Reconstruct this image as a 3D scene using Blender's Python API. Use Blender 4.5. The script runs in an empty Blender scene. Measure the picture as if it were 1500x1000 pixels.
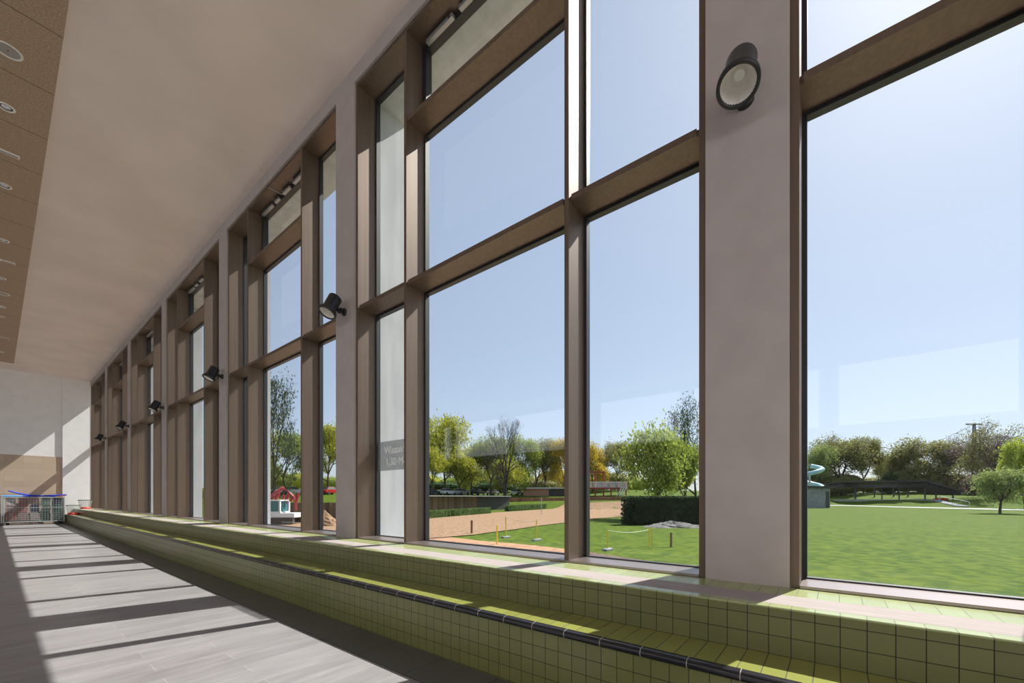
import bpy, bmesh, math, random
from mathutils import Vector, Matrix
random.seed(7)
C = bpy.context.scene.collection
D = bpy.data
PI = math.pi
# ------------------------------------------------------------------ camera
F = 598.9; XV = -9.2; YH = 728.2; CZ = 1.3025
TH = math.atan((750 - XV) / F); SN, CS = math.sin(TH), math.cos(TH)
cam_d = D.cameras.new('camera'); cam = D.objects.new('camera', cam_d); C.objects.link(cam)
cam.location = (0, 0, CZ)
cam.rotation_euler = (PI/2, 0, -TH)
cam_d.sensor_width = 36; cam_d.sensor_fit = 'HORIZONTAL'
cam_d.lens = F / 1500 * 36
cam_d.shift_y = (YH - 500) / 1500
cam_d.clip_start = 0.02; cam_d.clip_end = 3000
bpy.context.scene.camera = cam

# ------------------------------------------------------------------ helpers
def tag(o, label=None, cat=None, group=None, kind=None):
    if label: o['label'] = label
    if cat: o['category'] = cat
    if group: o['group'] = group
    if kind: o['kind'] = kind
    return o

def empty(name, loc=(0, 0, 0), rz=0, parent=None):
    o = D.objects.new(name, None); C.objects.link(o)
    o.location = loc; o.rotation_euler = (0, 0, rz); o.empty_display_size = .2
    if parent: o.parent = parent
    return o

class MB:
    def __init__(s): s.v = []; s.f = []; s.sm = []
    def add(s, vs, fs, smooth=False):
        b = len(s.v); s.v += [tuple(v) for v in vs]
        for f in fs: s.f.append(tuple(i + b for i in f)); s.sm.append(smooth)
        return s
    def box(s, x0, y0, z0, x1, y1, z1):
        v = [(x0,y0,z0),(x1,y0,z0),(x1,y1,z0),(x0,y1,z0),(x0,y0,z1),(x1,y0,z1),(x1,y1,z1),(x0,y1,z1)]
        return s.add(v, [(0,3,2,1),(4,5,6,7),(0,1,5,4),(1,2,6,5),(2,3,7,6),(3,0,4,7)])
    def cbox(s, x0, y0, z0, x1, y1, z1, c):
        """box with a chamfer c on all vertical-profile edges (x-z section extruded on y)"""
        p = [(x0+c,z0),(x1-c,z0),(x1,z0+c),(x1,z1-c),(x1-c,z1),(x0+c,z1),(x0,z1-c),(x0,z0+c)]
        n = len(p)
        v = [(a,y0,b) for a,b in p] + [(a,y1,b) for a,b in p]
        f = [tuple(range(n)), tuple(range(2*n-1, n-1, -1))]
        f += [(i, n+i, n+(i+1)%n, (i+1)%n) for i in range(n)]
        return s.add(v, f)
    def tube(s, pts, rad, n=8, cap=True, smooth=True):
        pts = [Vector(p) for p in pts]
        if not isinstance(rad, (list, tuple)): rad = [rad] * len(pts)
        vs = []; fs = []
        up0 = None
        for i, p in enumerate(pts):
            a = pts[max(i-1, 0)]; b = pts[min(i+1, len(pts)-1)]
            t = (b - a)
            if t.length < 1e-9: t = Vector((0,0,1))
            t.normalize()
            if up0 is None: up0 = Vector((0,0,1)) if abs(t.z) < .9 else Vector((1,0,0))
            u = t.cross(up0); u.normalize(); w = t.cross(u); w.normalize()
            up0 = -w if False else up0
            for k in range(n):
                a_ = 2*PI*k/n
                vs.append(p + (u*math.cos(a_) + w*math.sin(a_)) * rad[i])
        for i in range(len(pts)-1):
            for k in range(n):
                fs.append((i*n+k, i*n+(k+1)%n, (i+1)*n+(k+1)%n, (i+1)*n+k))
        s.add(vs, fs, smooth)
        if cap:
            L = (len(pts)-1)*n
            s.add([vs[k] for k in range(n)], [tuple(range(n))])
            s.add([vs[L+k] for k in range(n)], [tuple(range(n-1,-1,-1))])
        return s
    def lathe(s, prof, n=32, M=None, smooth=True):
        vs = []; fs = []
        for r, z in prof:
            for k in range(n):
                a = 2*PI*k/n; v = Vector((r*math.cos(a), r*math.sin(a), z))
                vs.append(M @ v if M else v)
        for i in range(len(prof)-1):
            for k in range(n):
                fs.append((i*n+k, i*n+(k+1)%n, (i+1)*n+(k+1)%n, (i+1)*n+k))
        return s.add(vs, fs, smooth)
    def build(s, name, mat, parent=None, loc=None):
        m = D.meshes.new(name); m.from_pydata(s.v, [], s.f); m.update()
        m.polygons.foreach_set('use_smooth', s.sm)
        o = D.objects.new(name, m); C.objects.link(o)
        m.materials.append(mat)
        if parent: o.parent = parent
        if loc: o.location = loc
        return o

def bevel(o, w=.004, seg=2):
    b = o.modifiers.new('bevel', 'BEVEL'); b.width = w; b.segments = seg; b.limit_method = 'ANGLE'
    return o

def copy_tree(o, parent=None):
    c = o.copy(); C.objects.link(c)
    if parent: c.parent = parent
    for ch in list(o.children): copy_tree(ch, c)
    return c

# ------------------------------------------------------------------ materials
def srgb(r, g, b):
    f = lambda c: (c/255/12.92) if c/255 <= .04045 else ((c/255+.055)/1.055)**2.4
    return (f(r), f(g), f(b), 1)
def mat(name, col, rough=.6, metal=0., spec=.5):
    m = D.materials.new(name); m.use_nodes = True
    b = m.node_tree.nodes['Principled BSDF']
    b.inputs['Base Color'].default_value = col if len(col) == 4 else (*col, 1)
    b.inputs['Roughness'].default_value = rough; b.inputs['Metallic'].default_value = metal
    b.inputs['Specular IOR Level'].default_value = spec
    return m
def nn(m, t, **kw):
    n = m.node_tree.nodes.new(t)
    for k, v in kw.items(): setattr(n, k, v)
    return n
def lk(m, a, b): m.node_tree.links.new(a, b)
def BS(m): return m.node_tree.nodes['Principled BSDF']
def coords(m): return nn(m, 'ShaderNodeTexCoord').outputs['Object']
def noisy(m, c1, c2, scale=5, detail=4, stretch=(1,1,1), lo=.35, hi=.65, bump=0, bdist=.01):
    tc = coords(m); mp = nn(m, 'ShaderNodeMapping'); mp.inputs['Scale'].default_value = stretch
    lk(m, tc, mp.inputs['Vector'])
    n = nn(m, 'ShaderNodeTexNoise'); n.inputs['Scale'].default_value = scale; n.inputs['Detail'].default_value = detail
    lk(m, mp.outputs[0], n.inputs['Vector'])
    r = nn(m, 'ShaderNodeValToRGB'); r.color_ramp.elements[0].position = lo; r.color_ramp.elements[1].position = hi
    r.color_ramp.elements[0].color = c1; r.color_ramp.elements[1].color = c2
    lk(m, n.outputs['Fac'], r.inputs[0]); lk(m, r.outputs[0], BS(m).inputs['Base Color'])
    if bump:
        b = nn(m, 'ShaderNodeBump'); b.inputs['Strength'].default_value = bump; b.inputs['Distance'].default_value = bdist
        lk(m, n.outputs['Fac'], b.inputs['Height']); lk(m, b.outputs[0], BS(m).inputs['Normal'])
    return r
def math_(m, op, a, b=None):
    n = nn(m, 'ShaderNodeMath', operation=op)
    for i, x in enumerate((a, b)):
        if x is None: continue
        if isinstance(x, (int, float)): n.inputs[i].default_value = x
        else: lk(m, x, n.inputs[i])
    return n.outputs[0]
def linemask(m, comp, period, off, w):
    """1 on a joint, 0 on the tile"""
    t = math_(m, 'FRACT', math_(m, 'DIVIDE', math_(m, 'ADD', comp, -off + 100*period - 0), period))
    t = math_(m, 'ABSOLUTE', math_(m, 'SUBTRACT', t, .5))          # .5 at joint
    return math_(m, 'GREATER_THAN', t, .5 - w/(2*period))
def tiled(name, axes, tile, grout, rough=.25, w=.004, vary=.12, groutrough=.8):
    """axes: list of (axis, period, offset)"""
    m = mat(name, tile, rough)
    sep = nn(m, 'ShaderNodeSeparateXYZ'); lk(m, coords(m), sep.inputs[0])
    mk = None; cells = []
    for ax, per, off in axes:
        l = linemask(m, sep.outputs[ax], per, off, w)
        mk = l if mk is None else math_(m, 'MAXIMUM', mk, l)
        cells.append(math_(m, 'FLOOR', math_(m, 'DIVIDE', math_(m, 'ADD', sep.outputs[ax], -off + 100*per), per)))
    cb = nn(m, 'ShaderNodeCombineXYZ')
    for i, c in enumerate(cells): lk(m, c, cb.inputs[i])
    wn = nn(m, 'ShaderNodeTexWhiteNoise'); lk(m, cb.outputs[0], wn.inputs['Vector'])
    val = math_(m, 'ADD', math_(m, 'MULTIPLY', wn.outputs['Value'], vary), 1 - vary/2)
    hs = nn(m, 'ShaderNodeHueSaturation'); hs.inputs['Color'].default_value = tile; lk(m, val, hs.inputs['Value'])
    mx = nn(m, 'ShaderNodeMix', data_type='RGBA'); lk(m, mk, mx.inputs['Factor'])
    lk(m, hs.outputs[0], mx.inputs['A']); mx.inputs['B'].default_value = grout
    lk(m, mx.outputs['Result'], BS(m).inputs['Base Color'])
    lk(m, math_(m, 'ADD', math_(m, 'MULTIPLY', mk, groutrough - rough), rough), BS(m).inputs['Roughness'])
    bp = nn(m, 'ShaderNodeBump', invert=True); bp.inputs['Strength'].default_value = .6; bp.inputs['Distance'].default_value = .002
    lk(m, mk, bp.inputs['Height']); lk(m, bp.outputs[0], BS(m).inputs['Normal'])
    return m

PLASTER = mat('plaster', (.62, .58, .56, 1), .75); noisy(PLASTER, (.60,.565,.545,1), (.65,.61,.59,1), 2.5, bump=.05)
CEIL = mat('ceiling paint', (.66,.61,.57,1), .8); noisy(CEIL, (.72,.635,.60,1), (.79,.70,.665,1), .8, 3)
WHITEWALL = mat('white wall paint', (.78,.78,.79,1), .7); noisy(WHITEWALL, (.76,.76,.77,1), (.80,.80,.81,1), 3)
PIERWALL = mat('painted pier', (.4,.35,.34,1), .6); noisy(PIERWALL, (.385,.345,.335,1), (.42,.38,.37,1), 4, bump=.04)
FINM = mat('outside render', (.62,.63,.65,1), .8); noisy(FINM, (.42,.44,.46,1), (.50,.52,.54,1), 6, stretch=(1,1,.15))
BRONZE = mat('bronze anodised metal', (.22,.165,.125,1), .48, .6)
noisy(BRONZE, (.145,.105,.08,1), (.17,.125,.096,1), 30, 3, stretch=(1,1,.02))
SILLM = mat('bronze sill', (.34,.28,.27,1), .3, .75)
BEAD = mat('black rubber gasket', (.018,.018,.022,1), .45)
GREYMET = mat('grey actuator metal', (.35,.35,.36,1), .4, .6)
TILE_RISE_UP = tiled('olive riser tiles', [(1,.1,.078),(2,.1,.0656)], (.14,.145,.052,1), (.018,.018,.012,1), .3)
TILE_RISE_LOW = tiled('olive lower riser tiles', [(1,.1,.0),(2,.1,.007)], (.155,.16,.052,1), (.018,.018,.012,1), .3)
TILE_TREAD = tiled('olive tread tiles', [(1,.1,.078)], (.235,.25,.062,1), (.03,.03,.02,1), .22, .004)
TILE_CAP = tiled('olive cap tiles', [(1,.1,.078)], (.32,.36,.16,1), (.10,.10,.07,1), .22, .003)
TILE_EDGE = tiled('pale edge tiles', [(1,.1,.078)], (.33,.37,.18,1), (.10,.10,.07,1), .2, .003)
NOSE = tiled('black nosing tiles', [(1,.2445,.6)], (.018,.018,.022,1), (.35,.33,.3,1), .18, .004, .05)
STRIP = mat('beige stone strip', (.5,.43,.41,1), .85, spec=.2); noisy(STRIP, (.31,.27,.262,1), (.37,.325,.315,1), 12, stretch=(6,.4,1))
def floor_mat():
    m = mat('grey plank tiles', (.2,.2,.2,1), .38)
    tc = coords(m); mp = nn(m, 'ShaderNodeMapping'); lk(m, tc, mp.inputs[0])
    br = nn(m, 'ShaderNodeTexBrick', offset=.37, offset_frequency=2, squash=1)
    br.inputs['Scale'].default_value = 1; br.inputs['Brick Width'].default_value = 1.2; br.inputs['Row Height'].default_value = .2
    br.inputs['Mortar Size'].default_value = .0022; br.inputs['Mortar Smooth'].default_value = 0
    br.inputs['Color1'].default_value = (.22,.21,.215,1); br.inputs['Color2'].default_value = (.265,.254,.26,1)
    br.inputs['Mortar'].default_value = (.34,.33,.32,1)
    lk(m, mp.outputs[0], br.inputs['Vector'])
    mp2 = nn(m, 'ShaderNodeMapping'); mp2.inputs['Scale'].default_value = (1,5,1); lk(m, tc, mp2.inputs[0])
    n = nn(m, 'ShaderNodeTexNoise'); n.inputs['Scale'].default_value = 2.2; n.inputs['Detail'].default_value = 6; lk(m, mp2.outputs[0], n.inputs['Vector'])
    mr = nn(m, 'ShaderNodeMapRange'); mr.inputs[1].default_value = .3; mr.inputs[2].default_value = .7; mr.inputs[3].default_value = .84; mr.inputs[4].default_value = 1.13
    lk(m, n.outputs['Fac'], mr.inputs[0])
    mx = nn(m, 'ShaderNodeMix', data_type='RGBA', blend_type='MULTIPLY'); mx.inputs['Factor'].default_value = 1
    lk(m, br.outputs['Color'], mx.inputs['A']); lk(m, mr.outputs[0], mx.inputs['B'])
    lk(m, mx.outputs['Result'], BS(m).inputs['Base Color'])
    bp = nn(m, 'ShaderNodeBump', invert=True); bp.inputs['Strength'].default_value = .5; bp.inputs['Distance'].default_value = .002
    lk(m, br.outputs['Fac'], bp.inputs['Height']); lk(m, bp.outputs[0], BS(m).inputs['Normal'])
    return m
FLOORM = floor_mat()
GUTTER = tiled('dark gutter tiles', [(1,.6,.1)], (.10,.10,.105,1), (.03,.03,.03,1), .3)
BLACKGAP = mat('dark joint', (.01,.012,.014,1), .5)
ACOUSTIC = mat('brown wood wool board', (.3,.22,.16,1), .9)
noisy(ACOUSTIC, (.29,.20,.14,1), (.50,.38,.285,1), 55, 6, lo=.3, hi=.7, bump=.35, bdist=.006)
GLASSM = D.materials.new('window glass'); GLASSM.use_nodes = True
def glass_nodes(m, tint, refl=1.0):
    nt = m.node_tree; nt.nodes.clear()
    out = nt.nodes.new('ShaderNodeOutputMaterial'); tr = nt.nodes.new('ShaderNodeBsdfTransparent'); gl = nt.nodes.new('ShaderNodeBsdfGlossy')
    tr.inputs[0].default_value = tint; gl.inputs['Roughness'].default_value = .0; gl.inputs[0].default_value = (1,1,1,1)
    fr = nt.nodes.new('ShaderNodeLayerWeight'); fr.inputs['Blend'].default_value = .5     # Schlick reflectance, same on both faces
    pw = nt.nodes.new('ShaderNodeMath'); pw.operation = 'POWER'; pw.inputs[1].default_value = 5
    mu = nt.nodes.new('ShaderNodeMath'); mu.operation = 'MULTIPLY_ADD'; mu.inputs[1].default_value = .9*refl; mu.inputs[2].default_value = .03*refl
    mx = nt.nodes.new('ShaderNodeMixShader')
    nt.links.new(fr.outputs['Facing'], pw.inputs[0]); nt.links.new(pw.outputs[0], mu.inputs[0]); nt.links.new(mu.outputs[0], mx.inputs[0]); nt.links.new(tr.outputs[0], mx.inputs[1]); nt.links.new(gl.outputs[0], mx.inputs[2]); nt.links.new(mx.outputs[0], out.inputs[0])
glass_nodes(GLASSM, (.965,.98,.98,1), .6)
BLACKPL = mat('black lamp enamel', (.012,.013,.016,1), .38)
REFLECT = mat('lamp reflector', (.9,.88,.85,1), .3, .4)
LENS = mat('frosted lamp lens', (.8,.8,.76,1), .3)

# ------------------------------------------------------------------ room shell
DW = 3.2; ZH = 7.197; ZC = 7.427; PX = 3.175
P = 5.135; PR = .227; PWD = .503; BAY = P - PWD
XOUT = 4.065; ZCAP = .7188; ZTR = .465; XR = 2.575; XN = 2.225; YE = 31.0
YN = -12.0; XL = -16.0; XG = 3.50

def struct(o): return tag(o, kind='structure')
m = MB(); m.box(XL, YN, -.3, 1.86, YE+.3, 0)
floor = struct(m.build('floor', FLOORM))
m = MB(); m.box(1.872, YN, -.3, 2.3, YE+.07, -.001)
struct(m.build('trim_1', GUTTER))
m = MB(); m.box(1.86, YN, -.3, 1.872, YE+.07, -.012)
struct(m.build('trim_2', BLACKGAP))
m = MB(); m.box(XL, YN, ZC, XOUT, YE+.3, ZC+.3)
struct(m.build('ceiling', CEIL))
# window wall: piers, band over the heads, parapet under the sills
def wall_right():
    m = MB()
    m.box(PX, YN, ZH, XG+.06, YE+.07, ZC)             # band above the windows
    for k in range(-2, 6):
        y0 = PR + k*P
        m.box(PX, y0, ZCAP, DW+.1, y0+PWD, ZH)
    m.box(PX, YN, ZCAP, DW+.3, PR-2*P, ZH)
    return m.build('wall_right', PIERWALL)
struct(wall_right())
m = MB()
for k in range(-2, 6):
    y0 = PR + k*P; m.box(DW+.1, y0+.0, -1.4, XOUT, y0+PWD, ZH)
m.box(DW+.3, YE, -1.4, XOUT, YE+.3, ZH)
m.box(3.5, YN, -1.4, 3.6, YE+.07, ZCAP-.03)
m.box(XG+.06, YN, ZH, XOUT, YE+.3, ZC)
struct(m.build('wall_outer_right', FINM))
m = MB(); m.box(XL, YE+.068, 0, 3.7, YE+.4, ZC)
struct(m.build('wall_far', WHITEWALL))
m = MB(); m.box(2.18, YE, 0, PX+.03, YE+.068, ZC)
m_ = m.build('wall_far_pier', WHITEWALL); struct(m_)
WAINS = tiled('beige wall tiles', [(0,.6,.3),(2,.3,.0)], (.48,.38,.29,1), (.40,.31,.235,1), .5, .006, .14)
m = MB(); m.box(XL+.1, YE+.056, 0, 2.18, YE+.068, 3.36)
struct(m.build('trim_3', WAINS))
m = MB(); m.box(XL, YN-.3, 0, PX, YN, ZC)
struct(m.build('wall_near', WHITEWALL))
# opposite side of the hall: low wall, posts and large open glazing
m = MB(); m.box(XL-.3, YN, 0, XL, YE, 4.4); m.box(XL-.3, YN, 7.1, XL, YE, ZC)
for k in range(8): m.box(XL-.3, YN+6*k, 4.4, XL, YN+6*k+.4, 7.1)
struct(m.build('wall_left', WHITEWALL))

# acoustic panel with joints and the fittings set in it
PXE = .573; ZPAN = ZC - .025
def panel_mat():
    m = ACOUSTIC
    sep = nn(m, 'ShaderNodeSeparateXYZ'); lk(m, coords(m), sep.inputs[0])
    l = linemask(m, sep.outputs[1], 1.25, .55, .012)
    old = BS(m).inputs['Base Color'].links[0].from_socket
    mx = nn(m, 'ShaderNodeMix', data_type='RGBA'); lk(m, l, mx.inputs['Factor']); lk(m, old, mx.inputs['A']); mx.inputs['B'].default_value = (.07,.05,.035,1)
    lk(m, mx.outputs['Result'], BS(m).inputs['Base Color'])
panel_mat()
m = MB(); m.box(-6, -5, ZPAN, PXE, 29.4, ZC+.02)
struct(m.build('ceiling_acoustic_panel', ACOUSTIC))

# ------------------------------------------------------------------ windows (one per bay)
SILLZ = .738
XG = 3.50
def make_window():
    r = empty('window_1')
    def b(name, *a, mt=BRONZE, ch=.003):
        m = MB(); m.box(*a); o = m.build(name, mt, r)
        return bevel(o, .003, 1)
    b('jamb', DW, 0, ZCAP, XG+.06, .05, ZH)
    b('jamb', DW, BAY-.05, ZCAP, XG+.06, BAY, ZH)
    b('head', DW+.004, .05, ZH-.05, XG+.06, BAY-.05, ZH)
    b('sill', DW-.012, .05, ZCAP, XG+.01, BAY-.05, SILLZ, mt=SILLM)
    b('mullion', DW, 1.145, ZCAP, XG+.06, 1.192, ZH)
    b('mullion', DW, 3.483, ZCAP, XG+.06, 3.53, ZH)
    cells_y = [(.05, 1.145), (1.192, 3.483), (3.53, BAY-.05)]
    ZT0, ZT1 = 3.972, 4.024; ZV0, ZV1 = 6.02, 6.076
    for y0, y1 in cells_y:
        m = MB()
        # transom tapers into the mullions through a short mitred corner
        x0 = DW + .012
        m.box(x0, y0+.02, ZT0, XG+.06, y1-.02, ZT1)
        m.box(x0+.02, y0, ZT0, XG+.06, y0+.02, ZT1); m.box(x0+.02, y1-.02, ZT0, XG+.06, y1, ZT1)
        m.build('transom', BRONZE, r)
    m = MB(); m.box(DW+.012, 1.192, ZV0, XG+.06, 3.483, ZV1); m.build('transom', BRONZE, r)
    def cell(y0, y1, z0, z1, w=.028, deep=.0):
        m = MB(); xa, xb = XG-.015-deep, XG+.05
        m.box(xa, y0, z0, xb, y0+w, z1); m.box(xa, y1-w, z0, xb, y1, z1)
        m.box(xa+(.01 if w < .05 else 0), y0+w, z0, xb, y1-w, z0+(.010 if w < .05 else w)); m.box(xa, y0+w, z1-w, xb, y1-w, z1)
        fr = m.build('glazing_frame', BEAD, r)
        g = MB(); g.box(XG+.018, y0+w-.005, z0+w-.005, XG+.026, y1-w+.005, z1-w+.005)
        g.build('pane', GLASSM, fr)
        return fr
    for i, (y0, y1) in enumerate(cells_y):
        cell(y0, y1, SILLZ, ZT0)
        if i == 1:
            cell(y0, y1, ZT1, ZV0)
            cell(y0, y1, ZV1, ZH-.05, .075, .03)
        else:
            cell(y0, y1, ZT1, ZH-.05)
    # chain openers on the vent sash
    for a, c in ((2.87, 3.35), (2.57, 2.76), (2.11, 2.39), (1.42, 1.96)):
        m = MB(); m.box(3.40, a, ZH-.125, 3.455, c, ZH-.075); o = m.build('sash_opener', GREYMET, r); bevel(o, .006, 2)
        m = MB(); m.box(3.397, a+.03, ZH-.112, 3.4, a+.07, ZH-.088); m.build('opener_cap', BEAD, o)
    m = MB(); m.tube([(3.43, 2.42, ZH-.1), (3.40, 2.47, ZH-.085), (3.3, 2.5, ZH-.055), (3.21, 2.52, ZH-.053)], .006, 6); m.build('cable', GREYMET, r)
    return r
wproto = make_window()
wins = []
for i, k in enumerate(range(-2, 6)):
    w = wproto if i == 0 else copy_tree(wproto)
    w.name = 'window_%d' % (i+1)
    w.location = (0, PR + PWD + k*P, 0)
    struct(w)
    wins.append(w)

# water depth notice on the narrow pane beside the second pier
SIGNM = D.materials.new('frosted notice film'); SIGNM.use_nodes = True
nt = SIGNM.node_tree; nt.nodes.clear()
o_ = nt.nodes.new('ShaderNodeOutputMaterial'); t_ = nt.nodes.new('ShaderNodeBsdfTransparent'); d_ = nt.nodes.new('ShaderNodeBsdfDiffuse'); x_ = nt.nodes.new('ShaderNodeMixShader')
d_.inputs[0].default_value = (.2,.22,.23,1); x_.inputs[0].default_value = .45
nt.links.new(t_.outputs[0], x_.inputs[1]); nt.links.new(d_.outputs[0], x_.inputs[2]); nt.links.new(x_.outputs[0], o_.inputs[0])
SIGNT = mat('pale lettering', (.93,.95,.95,1), .6)
yb = PR + P   # near face of second pier
sg = empty('water_depth_sign', (XG+.012, yb-.6, 1.9))
tag(sg, 'grey frosted film lettered with the water depth, on narrow pane beside the second pier', 'sign')
m = MB(); m.box(0, -.42, -.21, .003, .52, .21)
m.build('film', SIGNM, sg)
def text(body, size, loc, rot, mt, parent, name='lettering'):
    cu = D.curves.new(name, 'FONT'); cu.body = body; cu.size = size; cu.extrude = .0008; cu.align_x = 'CENTER'
    o = D.objects.new(name, cu); C.objects.link(o)
    dg = bpy.context.evaluated_depsgraph_get(); me = D.meshes.new_from_object(o.evaluated_get(dg)); me.name = name
    D.objects.remove(o); D.curves.remove(cu)
    o = D.objects.new(name, me); C.objects.link(o); me.materials.clear(); me.materials.append(mt)
    o.parent = parent; o.location = loc; o.rotation_euler = rot
    return o
text('Wassertiefe', .15, (-.003, .0, .03), (PI/2, 0, -PI/2), SIGNT, sg)
text('1,30 Meter', .15, (-.003, .0, -.14), (PI/2, 0, -PI/2), SIGNT, sg)

# ------------------------------------------------------------------ tiled bench
bench = empty('tiled_bench', (0, 0, 0))
tag(bench, 'long two-step bench in olive green tiles with black nosing below the windows', 'bench')
YB0, YB1 = -6.0, YE-.002
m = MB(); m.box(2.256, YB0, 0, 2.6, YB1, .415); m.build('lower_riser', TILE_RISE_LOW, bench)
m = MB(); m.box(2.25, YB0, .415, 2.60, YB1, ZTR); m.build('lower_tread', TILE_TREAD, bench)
m = MB()
prof = [(2.262, .412), (2.224, .418), (2.212, .430), (2.210, .445), (2.216, .458), (2.228, .465), (2.246, .4665), (2.262, .4665)]
n = len(prof)
m.add([(a, YB0, b) for a, b in prof] + [(a, YB1, b) for a, b in prof], [(i, i+1, n+i+1, n+i) for i in range(n-1)], True)
m.add([(a, YB0, b) for a, b in prof], [tuple(range(n))]); m.add([(a, YB1, b) for a, b in prof], [tuple(range(n-1,-1,-1))])
m.build('nosing', NOSE, bench)
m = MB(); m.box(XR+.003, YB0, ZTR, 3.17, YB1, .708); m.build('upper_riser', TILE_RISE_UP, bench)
m = MB(); m.box(2.66, YB0, .7082, 2.92, YB1, ZCAP); m.build('stone_strip', STRIP, bench)
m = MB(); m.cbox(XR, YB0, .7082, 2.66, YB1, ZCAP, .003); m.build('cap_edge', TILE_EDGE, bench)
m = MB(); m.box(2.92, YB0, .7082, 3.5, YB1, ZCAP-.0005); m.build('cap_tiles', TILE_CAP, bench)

# ------------------------------------------------------------------ wall spotlights
def make_lamp():
    r = empty('wall_spotlight')
    m = MB(); R = Matrix.Rotation(-PI/2, 4, 'Y')
    m.lathe([(0, .03), (.05, .03), (.055, .024), (.055, 0)], 24, R); m.build('wall_plate', BLACKPL, r)
    m = MB(); m.tube([(-.02, 0, 0), (-.09, 0, 0)], .022, 14); m.tube([(-.075, -.03, 0), (-.075, .03, 0)], .036, 16); m.build('bracket', BLACKPL, r)
    T = Matrix.Translation((-.205, 0, .03)) @ Matrix.Rotation(math.radians(26), 4, 'Y')
    m = MB()
    m.lathe([(0, .15), (.078, .15), (.088, .143), (.092, .13), (.092, -.05), (.098, -.07), (.118, -.10), (.125, -.115), (.125, -.145), (.118, -.152), (.104, -.152), (.102, -.13)], 40, T)
    h = m.build('lamp_head', BLACKPL, r)
    m = MB(); prof = [(.103, -.138), (.094, -.10), (.078, -.05), (.055, -.01), (.035, .005), (.0, .006)]
    # ribbed reflector
    vs = []; fs = []; N = 72
    for j, (rr, z) in enumerate(prof):
        for k in range(N):
            q = rr * (1 + (.035 if k % 2 else 0) * (1 if 0 < j < 4 else 0)); a = 2*PI*k/N
            vs.append(T @ Vector((q*math.cos(a), q*math.sin(a), z)))
    for j in range(len(prof)-1):
        for k in range(N): fs.append((j*N+k, j*N+(k+1) % N, (j+1)*N+(k+1) % N, (j+1)*N+k))
    m.add(vs, fs, False); m.build('reflector', REFLECT, h)
    m = MB(); m.lathe([(.03, -.03), (.034, -.02), (.034, .004)], 24, T); m.lathe([(0, -.03), (.03, -.03)], 24, T); m.build('lens', LENS, h)
    return r
lp = make_lamp()
lab = ['black wall spotlight with ribbed silver reflector, large on the nearest broad pier',
       'black wall spotlight on the second pier, left of the water depth sign',
       'black wall spotlight on the third pier from the camera',
       'black wall spotlight on the fourth pier from the camera',
       'black wall spotlight on the fifth pier from the camera',
       'smallest and farthest black wall spotlight, near the far white wall']
for k in range(6):
    o = lp if k == 0 else copy_tree(lp)
    o.location = (PX, PR + PWD/2 + k*P, 4.0)
    tag(o, lab[k], 'lamp', 'spotlights on the window piers')

# ------------------------------------------------------------------ ceiling fittings
WHITERIM = mat('white rim', (.75,.73,.7,1), .4)
SPKGRILL = mat('grey speaker grille', (.33,.31,.30,1), .6)
CHROME = mat('chrome', (.7,.7,.72,1), .15, 1)
def u2y(u, X):  # along-hall distance of image column u at lateral distance X
    return X * ((F/CS**2) / (u - XV) - math.tan(TH))
def make_speaker():
    r = empty('ceiling_speaker')
    m = MB(); m.lathe([(.112, 0), (.118, -.008), (.135, -.008), (.138, 0)], 40); m.build('rim', WHITERIM, r)
    m = MB(); m.lathe([(0, -.003), (.113, -.003)], 40); m.build('grille', SPKGRILL, r)
    m = MB(); m.box(-.004, -.018, -.006, .004, .018, -.003); m.build('badge', BEAD, r)
    return r
def make_down():
    r = empty('recessed_downlight')
    m = MB(); m.lathe([(.07, -.001), (.075, -.009), (.095, -.009), (.1, 0)], 32); m.build('rim', WHITERIM, r)
    m = MB(); m.lathe([(.072, -.002), (.05, -.0015), (.03, -.006), (0, -.007)], 32); m.build('reflector', CHROME, r)
    m = MB(); m.lathe([(.07, -.0025), (.052, -.0025)], 32); m.build('dark_ring', BEAD, r)
    return r
def make_plate():
    r = empty('emergency_light')
    m = MB(); m.box(-.16, -.05, -.022, .16, .05, 0); bevel(m.build('housing', WHITERIM, r), .006)
    m = MB(); m.box(-.06, -.025, -.026, .14, .025, -.022); m.build('lens', SPKGRILL, r)
    return r
sp, dn, pl = make_speaker(), make_down(), make_plate()
def cy(v, X, z=ZPAN):  # distance along the hall where the ceiling point at lateral X shows on row v
    d = F * (z - CZ) / (YH - v); return (d - X*SN) / CS
used = {}
items = [('s', 74, .33, 'grey round ceiling speaker with white rim, nearest in the brown ceiling panel'),
         ('d', 157, .33, 'chrome recessed downlight just beyond the large ceiling speaker'),
         ('p', 222, .34, 'white rectangular emergency light nearest in the brown ceiling panel'),
         ('d', 272, .34, 'chrome recessed downlight just beyond the nearest white emergency light'),
         ('d', 352, .35, 'recessed downlight, third of the row in the brown ceiling panel'),
         ('p', 382, .40, 'white rectangular emergency light, second in the brown ceiling panel'),
         ('d', 407, .33, 'recessed downlight just beyond the second white emergency light'),
         ('s', 430, .38, 'round ceiling speaker halfway along the brown ceiling panel'),
         ('d', 449, .36, 'recessed downlight, fifth of the row in the brown ceiling panel'),
         ('d', 463, .34, 'recessed downlight just before the third white emergency light'),
         ('p', 494, .42, 'white emergency light farthest along the brown ceiling panel'),
         ('d', 515, .38, 'farthest recessed downlight at the end of the brown ceiling panel')]
for t, v, X, lb in items:
    X -= .21
    pr = {'s': sp, 'd': dn, 'p': pl}[t]
    o = copy_tree(pr) if t in used else pr
    used[t] = 1
    o.location = (X, cy(v, X), ZPAN)
    tag(o, lb, {'s': 'speaker', 'd': 'light', 'p': 'light'}[t], {'s': 'ceiling speakers', 'd': 'recessed ceiling downlights', 'p': 'emergency lights'}[t])

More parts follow.
